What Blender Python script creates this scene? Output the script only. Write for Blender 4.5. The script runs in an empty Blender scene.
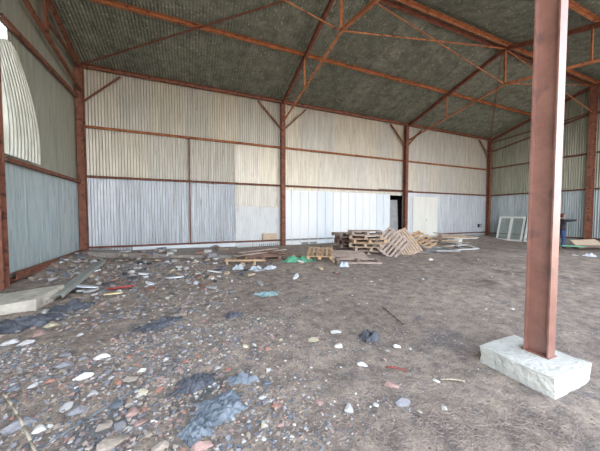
import bpy, bmesh, math, random
from math import radians as R, sin, cos, pi, sqrt
from mathutils import Vector as V, Matrix as M, noise
random.seed(7)
S = bpy.context.scene
COL = S.collection

# ---------------------------------------------------------------- camera
CAM_H = 1.6
cd = bpy.data.cameras.new('camera'); cam = bpy.data.objects.new('camera', cd); COL.objects.link(cam)
cd.sensor_width = 36; cd.lens = 36*260/600; cd.clip_start = .05; cd.clip_end = 500
cam.location = (0, 0, CAM_H); cam.rotation_euler = (R(90-2.2), 0, R(-23.1))
S.camera = cam
# ---------------------------------------------------------------- light
S.view_settings.view_transform = 'Standard'; S.view_settings.look = 'None'
S.view_settings.gamma = 1; S.view_settings.exposure = 1.95
S.view_settings.use_curve_mapping = False
W = bpy.data.worlds.new('sky'); S.world = W; W.use_nodes = True
nt = W.node_tree; bg = nt.nodes['Background']
tc = nt.nodes.new('ShaderNodeTexCoord'); sx = nt.nodes.new('ShaderNodeSeparateXYZ'); cr = nt.nodes.new('ShaderNodeValToRGB')
nt.links.new(tc.outputs['Generated'], sx.inputs[0]); nt.links.new(sx.outputs['Z'], cr.inputs[0]); nt.links.new(cr.outputs[0], bg.inputs[0])
cr.color_ramp.elements[0].color = (.93, .94, 1, 1); cr.color_ramp.elements[1].color = (.66, .78, 1, 1)
bg.inputs[1].default_value = 1.45
sd = bpy.data.lights.new('sun', 'SUN'); sun = bpy.data.objects.new('sun', sd); COL.objects.link(sun)
sd.energy = 5.0; sd.angle = R(1); sd.color = (1, .93, .82)
sun.rotation_euler = V((-.86, .12, -.80)).to_track_quat('-Z', 'Y').to_euler()   # high sun, from the right side

# ---------------------------------------------------------------- materials
def mat(name, c1, c2=None, scale=3, rough=.8, metal=0, bump=0, bscale=None, stretch=None, c3=None, s3=30, t3=.6, detail=6, lo=.35, hi=.65, trans=0):
    m = bpy.data.materials.new(name); m.use_nodes = True; n = m.node_tree.nodes; l = m.node_tree.links
    b = n['Principled BSDF']; b.inputs['Roughness'].default_value = rough; b.inputs['Metallic'].default_value = metal
    b.inputs['Base Color'].default_value = (*c1, 1)
    t = n.new('ShaderNodeTexCoord'); mp = n.new('ShaderNodeMapping'); l.new(t.outputs['Object'], mp.inputs[0])
    if stretch: mp.inputs['Scale'].default_value = stretch
    if c2:
        z = n.new('ShaderNodeTexNoise'); z.inputs['Scale'].default_value = scale; z.inputs['Detail'].default_value = detail
        z.inputs['Roughness'].default_value = .65
        l.new(mp.outputs[0], z.inputs[0])
        r = n.new('ShaderNodeValToRGB'); r.color_ramp.elements[0].color = (*c1, 1); r.color_ramp.elements[1].color = (*c2, 1)
        r.color_ramp.elements[0].position = lo; r.color_ramp.elements[1].position = hi
        l.new(z.outputs[0], r.inputs[0]); out = r.outputs[0]
        if c3:
            z3 = n.new('ShaderNodeTexNoise'); z3.inputs['Scale'].default_value = s3; z3.inputs['Detail'].default_value = 3
            l.new(mp.outputs[0], z3.inputs[0])
            r3 = n.new('ShaderNodeValToRGB'); r3.color_ramp.elements[0].position = t3; r3.color_ramp.elements[1].position = t3+.08
            l.new(z3.outputs[0], r3.inputs[0])
            mx = n.new('ShaderNodeMix'); mx.data_type = 'RGBA'; l.new(r3.outputs[0], mx.inputs['Factor'])
            l.new(out, mx.inputs['A']); mx.inputs['B'].default_value = (*c3, 1); out = mx.outputs['Result']
        l.new(out, b.inputs['Base Color'])
    if bump:
        zb = n.new('ShaderNodeTexNoise'); zb.inputs['Scale'].default_value = bscale or scale*4; zb.inputs['Detail'].default_value = 5
        l.new(mp.outputs[0], zb.inputs[0]); bp = n.new('ShaderNodeBump'); bp.inputs['Strength'].default_value = bump
        bp.inputs['Distance'].default_value = .02
        l.new(zb.outputs[0], bp.inputs['Height']); l.new(bp.outputs[0], b.inputs['Normal'])
    return m

RUST = mat('rust_red', (.165, .060, .038), (.28, .115, .065), 5, .75, 0, .3, 40, c3=(.09, .040, .028), s3=7, t3=.56)
RUST_O = mat('rust_orange', (.27, .085, .032), (.50, .20, .085), 4, .75, 0, .3, 40, c3=(.13, .050, .028), s3=6, t3=.60)
RUST_D = mat('rust_dark', (.12, .040, .026), (.22, .080, .045), 5, .8, 0, .2, 40)
RUST_P = mat('post_rust', (.235, .115, .088), (.33, .165, .125), 6, .33, 0, .12, 30, c3=(.19, .10, .085), s3=4, t3=.6)
RUST_P.node_tree.nodes['Principled BSDF'].inputs['Specular IOR Level'].default_value = .9
ZSTR = (9, 9, .7)
def zinc(name, a, b, c, rough=.55, st=ZSTR, t3=.62):
    return mat(name, a, b, .9, .42, .35, .08, 12, st, c, 2.2, t3)
ZB = [zinc('zinc_blue', (.44, .475, .50), (.68, .715, .74), (.34, .37, .40)),
      zinc('zinc_blue_pale', (.48, .515, .535), (.70, .735, .76), (.40, .42, .43)),
      zinc('zinc_blue_worn', (.40, .43, .46), (.62, .66, .69), (.42, .37, .31))]
ZW = [zinc('zinc_beige', (.46, .43, .35), (.64, .60, .50), (.38, .34, .28)),
      zinc('zinc_tan', (.48, .44, .345), (.66, .61, .48), (.40, .35, .28)),
      zinc('zinc_greyish', (.44, .42, .36), (.60, .575, .50), (.36, .33, .28))]
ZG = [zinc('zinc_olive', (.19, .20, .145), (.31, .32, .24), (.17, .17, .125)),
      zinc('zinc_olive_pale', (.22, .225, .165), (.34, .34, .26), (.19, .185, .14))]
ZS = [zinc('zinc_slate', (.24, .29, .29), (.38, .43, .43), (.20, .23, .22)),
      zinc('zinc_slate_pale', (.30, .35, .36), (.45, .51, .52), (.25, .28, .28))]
ZL = [zinc('zinc_left', (.38, .39, .30), (.52, .525, .42), (.33, .335, .26)),
      zinc('zinc_left_grey', (.36, .38, .31), (.49, .51, .43), (.32, .33, .27))]
ZLB = [zinc('zinc_left_blue', (.42, .52, .53), (.62, .72, .72), (.35, .41, .41)),
      zinc('zinc_left_teal', (.45, .53, .52), (.66, .73, .72), (.38, .41, .39))]
WP = [mat('white_panel', (.84, .88, .87), (.90, .93, .91), 1.5, .5, 0, .03, 8, (3, 3, .5)),
      mat('blue_white_panel', (.74, .82, .85), (.82, .88, .90), 1.5, .5, 0, .03, 8, (3, 3, .5))]
CREAMW = mat('cream_door', (.78, .79, .70), (.86, .86, .77), 1.5, .5, 0, .03, 8, (3, 3, .5))
PALE = mat('pale_corrugated', (.62, .65, .64), (.74, .76, .74), 1.2, .5, 0, .05, 9, (4, 4, .6), c3=(.55, .57, .56), s3=3)
FIBRE = mat('bright_sheet', (.36, .38, .31), (.58, .60, .53), 1.2, .35, .35, .05, 9, (4, 4, .6))
ROOF = [mat('roof_%d' % i, a, b, 3, .8, .1, .2, 30, None, c, 13, .60) for i, (a, b, c) in enumerate([
      ((.11, .118, .092), (.22, .235, .185), (.36, .37, .29)),
      ((.10, .108, .085), (.195, .21, .165), (.33, .34, .27)),
      ((.12, .13, .10), (.24, .25, .20), (.39, .395, .32))])]
GROUND = None
WOOD = mat('pallet_wood', (.38, .28, .20), (.58, .45, .33), 4, .8, 0, .2, 30, (3, 3, 3))
WOOD_O = mat('fresh_pallet_wood', (.44, .285, .165), (.62, .44, .27), 4, .8, 0, .2, 30)
WOOD_G = mat('grey_pallet_wood', (.30, .235, .195), (.48, .39, .325), 4, .8, 0, .2, 30)
WOOD_R = mat('red_brown_wood', (.20, .12, .09), (.33, .21, .16), 4, .8, 0, .2, 30)
DARKW = mat('dark_wood', (.05, .042, .04), (.12, .10, .09), 4, .85, 0, .2, 30)
CONC = mat('concrete', (.50, .515, .47), (.64, .645, .59), 3, .9, 0, .8, 25, c3=(.40, .41, .38), s3=24, t3=.62)
CONC_L = mat('cream_concrete', (.52, .48, .40), (.68, .65, .55), 5, .9, 0, .5, 25, c3=(.36, .33, .29), s3=6, t3=.58)
CONC_G = mat('grey_concrete', (.26, .27, .25), (.40, .41, .37), 5, .9, 0, .5, 25)
WHITE = mat('white_paint', (.72, .74, .70), (.82, .83, .79), 6, .6)
PLAST = mat('white_plastic', (.66, .72, .78), (.80, .84, .88), 6, .4)
PLAST_B = mat('dull_plastic', (.42, .48, .53), (.58, .63, .67), 6, .5)
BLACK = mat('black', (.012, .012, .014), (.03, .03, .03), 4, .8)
JACKET = mat('black_jacket', (.010, .011, .016), (.022, .022, .03), 9, .8)
JEANS = mat('blue_jeans', (.03, .06, .16), (.05, .09, .22), 9, .9)
SKIN = mat('skin', (.45, .24, .17), (.52, .29, .21), 9, .6)
HAIR = mat('dark_red_hair', (.05, .018, .014), (.09, .03, .022), 20, .7)
TARP = mat('grey_tarp', (.095, .12, .145), (.20, .235, .27), 5, .55, 0, .2, 30)
TARP_D = mat('dark_tarp', (.035, .040, .05), (.10, .11, .13), 5, .6, 0, .2, 30)
TEAL = mat('teal_film', (.14, .26, .28), (.26, .36, .37), 5, .4)
GREEN = mat('green_plastic', (.06, .30, .17), (.14, .42, .25), 5, .5)
REDP = mat('red_plastic', (.42, .035, .045), (.55, .07, .07), 5, .5)
YELL = mat('pale_yellow', (.70, .58, .32), (.80, .70, .42), 5, .7)
CARD = mat('cardboard', (.55, .43, .30), (.64, .51, .37), 5, .8)
STRAW = mat('straw', (.36, .31, .235), (.48, .42, .32), 9, .9)
TWIG = mat('twig', (.25, .20, .17), (.40, .34, .29), 9, .9)
GREYB = mat('grey_board', (.30, .31, .31), (.40, .41, .40), 5, .8)
GLASS = bpy.data.materials.new('window_glass'); GLASS.use_nodes = True
g = GLASS.node_tree.nodes['Principled BSDF']; g.inputs['Transmission Weight'].default_value = .85; g.inputs['Roughness'].default_value = .08
g.inputs['Base Color'].default_value = (.78, .86, .80, 1); g.inputs['IOR'].default_value = 1.45
ST = {'grey': mat('stone_grey', (.20, .20, .215), (.33, .33, .35), 9, .85, 0, .3, 40),
      'slate': mat('stone_slate', (.115, .135, .16), (.21, .24, .28), 9, .8, 0, .3, 40),
      'pale': mat('stone_pale', (.46, .46, .46), (.62, .61, .58), 9, .85, 0, .3, 40),
      'white': mat('stone_white', (.66, .67, .65), (.80, .79, .74), 9, .8, 0, .3, 40),
      'cream': mat('stone_cream', (.55, .50, .36), (.70, .65, .48), 9, .85, 0, .3, 40),
      'tan': mat('stone_tan', (.32, .27, .22), (.45, .385, .32), 9, .85, 0, .3, 40),
      'pink': mat('stone_pink', (.36, .23, .20), (.48, .33, .29), 9, .85, 0, .3, 40),
      'brick': mat('stone_brick', (.36, .17, .12), (.46, .25, .19), 9, .85, 0, .3, 40)}

# ---------------------------------------------------------------- helpers
class MB:
    def __init__(s): s.v = []; s.f = []
    def add(s, vs, fs):
        o = len(s.v); s.v += [tuple(v) for v in vs]; s.f += [tuple(i+o for i in f) for f in fs]
    def box(s, c, size, rot=None, jit=0):
        x, y, z = [q/2 for q in size]; c = V(c); vs = []
        for dx, dy, dz in ((-1,-1,-1),(1,-1,-1),(1,1,-1),(-1,1,-1),(-1,-1,1),(1,-1,1),(1,1,1),(-1,1,1)):
            p = V((dx*x+random.uniform(-jit, jit), dy*y+random.uniform(-jit, jit), dz*z+random.uniform(-jit, jit)))
            if rot: p = rot @ p
            vs.append(c+p)
        s.add(vs, ((0,3,2,1),(4,5,6,7),(0,1,5,4),(1,2,6,5),(2,3,7,6),(3,0,4,7)))
    def sec(s, a, b, prof, up=(0,0,1)):
        """extrude closed 2D profile (x sideways, y up) from a to b"""
        a = V(a); b = V(b); d = (b-a).normalized(); side = d.cross(V(up))
        if side.length < 1e-4: side = V((1,0,0))
        side.normalize(); u = side.cross(d); n = len(prof)
        vs = [a+side*x+u*y for x, y in prof]+[b+side*x+u*y for x, y in prof]
        fs = [(i, (i+1) % n, (i+1) % n+n, i+n) for i in range(n)]+[tuple(range(n))[::-1], tuple(range(n, 2*n))]
        s.add(vs, fs)
    def build(s, name, m, parent=None, smooth=False, loc=None):
        me = bpy.data.meshes.new(name)
        vs = s.v
        if loc is not None: vs = [(v[0]-loc[0], v[1]-loc[1], v[2]-loc[2]) for v in vs]
        me.from_pydata(vs, [], s.f); me.update()
        bm = bmesh.new(); bm.from_mesh(me); bmesh.ops.recalc_face_normals(bm, faces=bm.faces); bm.to_mesh(me); bm.free()
        if smooth: me.polygons.foreach_set('use_smooth', [True]*len(me.polygons))
        me.materials.append(m)
        o = bpy.data.objects.new(name, me); COL.objects.link(o)
        if loc is not None: o.location = loc
        if parent: o.parent = parent
        return o
def rect(w, h): return [(-w/2, -h/2), (w/2, -h/2), (w/2, h/2), (-w/2, h/2)]
def ibeam(w, h, t=.012, tf=.014):
    w /= 2; h /= 2; t /= 2
    return [(-w,-h),(w,-h),(w,-h+tf),(t,-h+tf),(t,h-tf),(w,h-tf),(w,h),(-w,h),(-w,h-tf),(-t,h-tf),(-t,-h+tf),(-w,-h+tf)]
def chan(w, h, t=.012):
    w /= 2; h /= 2
    return [(-w,-h),(w,-h),(w,-h+t),(-w+t,-h+t),(-w+t,h-t),(w,h-t),(w,h),(-w,h)]
def angle(w, t=.01): return [(-w/2,-w/2),(w/2,-w/2),(w/2,-w/2+t),(-w/2+t,-w/2+t),(-w/2+t,w/2),(-w/2,w/2)]
def circ(r, n=8): return [(r*cos(2*pi*i/n), r*sin(2*pi*i/n)) for i in range(n)]
def tag(o, label=None, cat=None, group=None, kind=None):
    if label: o['label'] = label
    if cat: o['category'] = cat
    if group: o['group'] = group
    if kind: o['kind'] = kind
    return o
def empty(name, loc=(0,0,0), rot=(0,0,0)):
    o = bpy.data.objects.new(name, None); COL.objects.link(o); o.location = loc; o.rotation_euler = rot; return o
def bar(name, a, b, prof, m, parent=None, up=(0,0,1)):
    k = MB(); k.sec(a, b, prof, up); return k.build(name, m, parent)
def copy_tree(o, parent=None, kids=None):
    c = o.copy(); COL.objects.link(c); c.parent = parent
    for ch in list(o.children): copy_tree(ch, c)
    return c

# ground height (world) ------------------------------------------------
def sm(a, b, x):
    t = max(0, min(1, (x-a)/(b-a))); return t*t*(3-2*t)
def nz(x, y, s, o=0): return noise.noise(V((x*s, y*s, o)))
BLOCKS = [(-3.6, 6.75, 1.15, 1.15), (3.2, 1.47, .33, .33)]
def gh(x, y, fine=True):
    d = sqrt(x*x+y*y)
    h = .14*sm(5, 12, d)*sm(-2, 9, y)*(1-1.4*sm(12.5, 15, x)*sm(11.5, 10, y)) + .02*nz(x, y, .6, 3)
    h += .18*sm(-2.6, -3.6, x)*sm(8, 10, y)
    if fine:
        rub = sm(3.0, .2, x)*sm(13, 2, y)*.7+.3
        h += (.018*nz(x, y, 2.2, 1) + .014*rub*abs(nz(x, y, 7, 5)) + .011*rub*nz(x, y, 17, 9) + .006*nz(x, y, 33, 4))*(1 if y > -2 else .3)
    for bx, by, rx, ry in BLOCKS[1:]:
        e = max(abs(x-bx)-rx, abs(y-by)-ry)
        if e < 0: h = min(h, -.0)-.0
        elif e < .25: h = h*(e/.25) + .012*(1-e/.25)
    return h

# ---------------------------------------------------------------- setting: floor
XL, XR, YB = -3.7, 20.0, 12.1
EAVE, SL = 7.15, .30
YR, YF, YE = 6.8, 1.5, -1.6      # ridge, valley over the front posts, open end of added unseen roof
def roofz(y):
    if y >= YR: return EAVE+SL*(YB-y)
    if y >= YF: return EAVE+SL*(y-YF)
    return EAVE+SL*(YF-y)
def lines(segs):
    out = []
    for a, b, s in segs:
        n = max(1, round((b-a)/s)); out += [a+(b-a)*i/n for i in range(n)]
    return out+[segs[-1][1]]
xs = lines([(-70, -8, 6), (-8, -4, 1), (-4, -2.6, .08), (-2.6, 5.2, .032), (5.2, 9, .07), (9, 21, .14), (21, 30, 1.5), (30, 90, 6)])
ys = lines([(-90, -12, 6), (-12, 0, .8), (0, 1.0, .1), (1.0, 5.2, .032), (5.2, 9, .06), (9, 12.4, .09), (12.4, 20, 1.5), (20, 80, 6)])
k = MB(); k.v = [(x, y, gh(x, y)) for y in ys for x in xs]; nx = len(xs)
k.f = [(j*nx+i, j*nx+i+1, (j+1)*nx+i+1, (j+1)*nx+i) for j in range(len(ys)-1) for i in range(nx-1)]
def ground_mat():
    m = bpy.data.materials.new('dirt'); m.use_nodes = True; n = m.node_tree.nodes; l = m.node_tree.links
    b = n['Principled BSDF']; b.inputs['Roughness'].default_value = .95
    t = n.new('ShaderNodeTexCoord'); P = t.outputs['Object']
    def noi(s, d=6, r=.6):
        z = n.new('ShaderNodeTexNoise'); z.inputs['Scale'].default_value = s; z.inputs['Detail'].default_value = d; z.inputs['Roughness'].default_value = r
        l.new(P, z.inputs[0]); return z.outputs[0]
    def ramp(src, *els):
        r = n.new('ShaderNodeValToRGB'); e = r.color_ramp.elements
        while len(e) < len(els): e.new(.5)
        for q, (p, c) in zip(e, els): q.position = p; q.color = (*c, 1)
        l.new(src, r.inputs[0]); return r.outputs[0]
    def mix(f, a, c, mode='MIX'):
        x = n.new('ShaderNodeMix'); x.data_type = 'RGBA'; x.blend_type = mode
        if hasattr(f, 'is_linked'): l.new(f, x.inputs['Factor'])
        else: x.inputs['Factor'].default_value = f
        for s, v in (('A', a), ('B', c)):
            if hasattr(v, 'is_linked'): l.new(v, x.inputs[s])
            else: x.inputs[s].default_value = (*v, 1)
        return x.outputs['Result']
    big = ramp(noi(.45, 4), (.35, (.30, .245, .205)), (.5, (.39, .32, .265)), (.68, (.46, .385, .31)))
    mid = ramp(noi(5, 8, .7), (.38, (.50, .51, .54)), (.62, (1.2, 1.18, 1.14)))
    c = mix(1, big, mid, 'MULTIPLY')
    c = mix(ramp(noi(2.2, 6), (.60, (0,0,0)), (.70, (.75,.75,.75))), c, (.145, .14, .155))        # damp dark patches
    c = mix(ramp(noi(55, 3, .7), (.60, (0,0,0)), (.68, (.55,.55,.55))), c, (.62, .57, .51))       # pale grit
    c = mix(ramp(noi(34, 4, .75), (.34, (.85,.85,.85)), (.44, (0,0,0))), c, (.10, .09, .09))         # dark grit
    c = mix(ramp(noi(120, 2, .6), (.56, (0,0,0)), (.66, (.5,.5,.5))), c, (.44, .40, .36))
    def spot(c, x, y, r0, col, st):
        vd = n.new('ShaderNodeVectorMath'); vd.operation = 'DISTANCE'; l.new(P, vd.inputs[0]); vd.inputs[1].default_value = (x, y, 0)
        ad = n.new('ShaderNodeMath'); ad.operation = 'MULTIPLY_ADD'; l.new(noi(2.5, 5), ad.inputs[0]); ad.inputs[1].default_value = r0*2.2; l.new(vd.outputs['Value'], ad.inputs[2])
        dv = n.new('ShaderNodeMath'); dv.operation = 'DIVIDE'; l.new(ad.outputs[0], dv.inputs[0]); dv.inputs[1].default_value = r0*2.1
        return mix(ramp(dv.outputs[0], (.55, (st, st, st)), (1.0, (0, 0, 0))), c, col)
    for q in ((8.0, 4.3, .55, (.10, .085, .07), .8), (6.5, 3.9, .35, (.11, .08, .06), .8), (3.0, 2.35, .45, (.13, .13, .145), .7), (-.5, 4.1, .45, (.13, .14, .17), .75),  # dark spots; the one behind the post base paints shade and damp
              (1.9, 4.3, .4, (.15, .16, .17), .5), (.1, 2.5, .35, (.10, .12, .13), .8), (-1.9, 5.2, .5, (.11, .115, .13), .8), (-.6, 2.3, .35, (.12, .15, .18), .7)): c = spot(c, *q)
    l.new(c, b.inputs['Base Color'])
    bp = n.new('ShaderNodeBump'); bp.inputs['Strength'].default_value = 1; bp.inputs['Distance'].default_value = .035
    l.new(noi(30, 6, .7), bp.inputs['Height']); l.new(bp.outputs[0], b.inputs['Normal'])
    return m
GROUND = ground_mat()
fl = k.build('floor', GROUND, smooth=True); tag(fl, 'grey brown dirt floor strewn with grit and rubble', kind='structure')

# ---------------------------------------------------------------- setting: corrugated walls and roof
def sheet(name, m, parent, o, u, w, v, h, pitch=.1, amp=.012, rows=2, phase=0, kind='sin', hfun=None, seg=8, sag=0, vert_fn=None):
    """corrugated sheet: origin o, width along u, ribs along v; offset along normal u x v; 1.5 mm thick look via two rows"""
    o = V(o); u = V(u).normalized(); v = V(v).normalized(); nn = u.cross(v)
    n = max(2, int(w/pitch*seg)); vs = []
    if kind == 'rib':
        pos = []; x = 0
        while x < w-1e-6:
            for q, a in ((0, 0), (.03, amp), (.07, amp), (.10, 0)):
                if x+q < w: pos.append((x+q, a))
            x += pitch
        pos.append((w, 0))
    elif amp > .011 and kind == 'sin' and not vert_fn:      # one flank steeper than the other
        def wv(q):
            q %= 1
            return -cos(pi*q/.28) if q < .28 else cos(pi*(q-.28)/.72)
        pos = [(w*i/n, amp*wv((w*i/n+phase)/pitch)) for i in range(n+1)]
    else: pos = [(w*i/n, amp*sin(2*pi*(w*i/n+phase)/pitch)) for i in range(n+1)]
    for j in range(rows+1):
        for x, a in pos:
            H = h if hfun is None else hfun(x)
            t = j/rows
            p = o+u*x+v*(H*t)+nn*(a+sag*noise.noise(V((o.x+x*.9+o.y, H*t*.8, 3+o.z))))
            if vert_fn: p = vert_fn(x, t, a, p, nn)
            vs.append(p)
    nn_ = len(pos); k = MB(); k.v = [tuple(p) for p in vs]
    k.f = [(j*nn_+i, j*nn_+i+1, (j+1)*nn_+i+1, (j+1)*nn_+i) for j in range(rows) for i in range(nn_-1)]
    ob = k.build(name, m, parent, smooth=(kind == 'sin'))
    return ob
# back wall: a frame of sheets; the wall object itself is the concrete kerb under them
k = MB(); k.box(((XL+XR)/2, YB+.12, .0), (XR-XL+.6, .30, .50)); wb = tag(k.build('wall_back', CONC_G), 'back wall of corrugated metal sheets on a low kerb', kind='structure')
G1, G2, G3 = 3.05, 4.88, .40
def brow(x0, x1, z0, z1, mats, amp, pitch=.1, dy=0, sw=1.0, kind='sin', rnd=None, rows=3):
    n = max(1, round((x1-x0)/sw)); w = (x1-x0)/n
    for i in range(n):
        m = mats[rnd[i % len(rnd)]] if rnd else random.choice(mats)
        sheet('corrugated_sheet' if kind == 'sin' else 'ribbed_panel', m, wb, (x0+i*w-.03, YB+.02+dy+(.004 if i % 2 else 0), z0), (1,0,0), w+.06, (0,0,1), z1-z0, pitch, amp, rows, kind=kind, phase=x0+i*w-.03, sag=.01)
brow(XL, 1.0, G2-.03, EAVE, ZW, .018, sw=1.13)
brow(1.0, 4.2, G2-.03, EAVE, ZW, .010, sw=1.07)
brow(XL, 1.94, G1-.03, G2, ZW, .020, sw=1.13, dy=-.006)
brow(1.94, 4.2, G1-.03, G2, ZW, .005, sw=1.13, dy=-.006)
brow(XL, 1.94, .14, G1, ZB, .022, sw=1.13, dy=-.012)
brow(1.94, 4.2, .14, G1, [ZW[2], ZB[1]], .007, sw=1.13, dy=-.012)
bar('stud', (.05, YB-.05, .4), (.05, YB-.05, 4.85), rect(.05, .04), RUST_D, wb)
brow(4.2, 12.1, G2-.03, EAVE, ZW, .005, sw=.99)
brow(4.2, 12.1, G1-.25, G2, ZW, .005, sw=.99, dy=-.006)
brow(12.1, XR, G2-.03, EAVE, [ZW[0], ZW[2]], .006, sw=.99)
brow(12.1, XR, G1-.03, G2, [ZW[0], ZW[2]], .006, sw=.99, dy=-.006)
brow(12.1, XR, .12, G1, [ZB[1]], .006, sw=.99, dy=-.012)
brow(4.2, 10.9, .10, 2.86, WP, .035, .48, sw=.96, dy=-.05, kind='rib', rnd=[0, 0, 1, 0, 0, 0, 1])
sheet('corrugated_sheet', PALE, wb, (1.94, YB-.035, .08), (1,0,0), 1.08, (0,0,1), 1.95, .1, .006)
sheet('corrugated_sheet', PALE, wb, (2.98, YB-.028, .08), (1,0,0), 1.08, (0,0,1), 1.92, .1, .006)
k = MB(); k.box((-.07, YB-.045, .27), (4.0, .02, .22)); tag(k.build('base_board', WP[1], wb), 'pale blue white board along the foot of the wall')
# unseen box added behind the doorway, black to keep the opening in shade
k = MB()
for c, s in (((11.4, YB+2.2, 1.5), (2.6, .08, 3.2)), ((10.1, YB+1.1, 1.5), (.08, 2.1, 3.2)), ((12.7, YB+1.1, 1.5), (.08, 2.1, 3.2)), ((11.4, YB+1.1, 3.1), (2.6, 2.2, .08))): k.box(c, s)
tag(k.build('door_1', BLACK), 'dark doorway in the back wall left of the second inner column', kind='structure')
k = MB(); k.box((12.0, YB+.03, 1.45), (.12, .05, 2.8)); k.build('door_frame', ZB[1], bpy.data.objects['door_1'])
# cream double door in the right bay
d2 = MB(); d2.box((13.8, YB-.02, 1.55), (2.16, .03, 2.44)); d2 = tag(d2.build('door_2', CREAMW), 'cream white double door in the right bay of the back wall', kind='structure')
for x in (13.27, 14.33):
    k = MB(); k.box((x, YB-.045, 1.55), (1.02, .02, 2.36)); k.build('door_leaf', CREAMW, d2)
k = MB(); k.box((13.86, YB-.065, 1.3), (.02, .02, .16)); k.build('door_handle', GREYB, d2)

# side walls (gable ends); profile follows the roof
def side_wall(name, X, nrm, low, up, ampl, ampu, label):
    k = MB(); k.box((X+nrm*-.10, (YB+YE)/2, .0), (.24, YB-YE+.3, .40)); w = tag(k.build(name, RUST_D if nrm > 0 else CONC_G), label, kind='structure')
    n = 16; sw = (YB-YE)/n
    gz1 = 2.85 if nrm > 0 else 3.02; gz2 = 5.85 if nrm > 0 else 4.95
    for i in range(n):
        y0 = YB-i*sw
        for a, b, mats, amp, dx in ((.16, gz1, low, ampl, .012), (gz1-.03, gz2, up, ampu, .006), (gz2-.03, None, up, ampu, 0)):
            o = (X-nrm*.02+nrm*dx+(.004 if i % 2 else 0), y0+.03, a)
            hf = None
            if b is None: hf = (lambda x, y0=y0, a=a: roofz(y0+.03-x)-.02-a)
            if nrm > 0 and 7.3 < y0-sw/2 < 8.4 and a > gz1-.1 and b is not None:      # torn sheet with a hole below the high girt
                if y0-sw/2 > 7.9:
                    sheet('corrugated_sheet', mats[0], w, o, (0,-1,0), y0-8.10, (0,0,1), b-a, .1, amp, 3, phase=y0)
                    sheet('corrugated_sheet', mats[1], w, (o[0]-.002, 8.16, a), (0,-1,0), .42, (0,0,1), 5.30-a, .1, amp, 3, phase=y0)
                else: sheet('corrugated_sheet', mats[0], w, o, (0,-1,0), sw+.06, (0,0,1), b-a, .1, amp, 3, phase=y0)
                continue
            sheet('corrugated_sheet', random.choice(mats), w, o, (0,-1,0), sw+.06, (0,0,1), (b or 1)-a, .1, amp, 3, phase=y0, hfun=hf, sag=.012)
    return w
wl = side_wall('wall_left', XL, 1, ZLB, ZL, .007, .004, 'left gable wall of grey green corrugated sheets')
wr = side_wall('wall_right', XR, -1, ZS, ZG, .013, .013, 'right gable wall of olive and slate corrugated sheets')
# bent bright sheet fanning down from the hole on the left wall
def fan(x, t, a, p, nn):
    y0, y1 = 9.15, 7.72
    bot = y0-(y0-y1)*x/1.43
    top = 8.30-(.95)*x/1.43
    tt = t**1.6
    y = bot*(1-tt)+top*tt
    z = 2.95+t*(2.45+.10*sin(x*4))
    return V((XL+.05+.06*sin(t*pi)+a*(2.2-1.0*t), y, z))
fs = sheet('bent_sheet', FIBRE, wl, (0,0,0), (0,-1,0), 1.43, (0,0,1), 1, .145, .024, 14, vert_fn=fan)
tag(fs, 'bright bent sheet fanning out under the hole')
# ceiling
cl = empty('ceiling'); tag(cl, 'dark speckled corrugated roof underside', kind='structure')
n = 24; sw = (XR-XL+.4)/n
for y0, y1 in ((YB+.25, YR), (YR, YF), (YF, YE)):  # front strip past the valley is unseen, added to even out the light
    z0, z1 = roofz(min(y0, YB))-(SL*.25 if y0 > YB else 0), roofz(y1 if y1 != YF else YF+1e-6)
    d = V((0, y1-y0, z1-z0)); L = d.length
    for i in range(n):
        sheet('roof_sheet', random.choice(ROOF), cl, (XL-.2+i*sw, y0, z0+(.004 if i % 2 else 0)), (1,0,0), sw+.12, d, L, .1, .016, 4, phase=i*sw, sag=.004, seg=6)
k = MB(); k.sec((XL-.2, YR, roofz(YR)+.03), (XR+.2, YR, roofz(YR)+.03), [(-.35, -.10), (0, 0), (.35, -.10), (.35, -.085), (0, .02), (-.35, -.085)]); k.build('ridge_cap', ROOF[0], cl)
k = MB(); k.sec((XL-.2, YF, roofz(YF)+.06), (XR+.2, YF, roofz(YF)+.06), [(-.3, .12), (0, .02), (.3, .12), (.3, .14), (0, .04), (-.3, .14)]); k.build('valley_gutter', ROOF[0], cl)  # gutter where the added front roof begins

# ---------------------------------------------------------------- steel frame
def column(x, y, z0, z1, w, h, m, label, along='y', knees=(), mk=RUST):
    """I column: web plane runs along 'along'"""
    k = MB(); k.sec((x, y, z0), (x, y, z1), ibeam(w, h, .012, .014), up=(0, 1, 0) if along == 'y' else (1, 0, 0))
    o = k.build('steel_column', m); tag(o, label, 'steel column')
    for a, b in knees: bar('knee_brace', a, b, angle(.07), mk, o)
    return o
KZ = 5.75
names = ['in the back left corner', 'between the left and middle bays', 'between the middle and right bays beside the dark doorway', 'in the back right corner']
for i, x in enumerate((XL+.12, 4.2, 12.0, XR-.12)):
    ks = []
    y = YB-.14
    if i > 0: ks.append(((x-.08, y, KZ), (x-1.2, y, 6.88)))
    if i < 3: ks.append(((x+.08, y, KZ), (x+1.25, y, 6.88)))
    column(x, y, .05, 6.95, .20, .22, RUST, 'tall rusty I-section column %s of the back wall' % names[i], knees=ks)
column(XL+.06, 7.42, -.05, 8.2, .18, .2, RUST, 'rusty column on the left wall, cut by the left edge')
column(XR-.15, 6.8, .0, 8.4, .24, .26, RUST, 'rusty column under the ridge on the right wall near the person', 'x')
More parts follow.
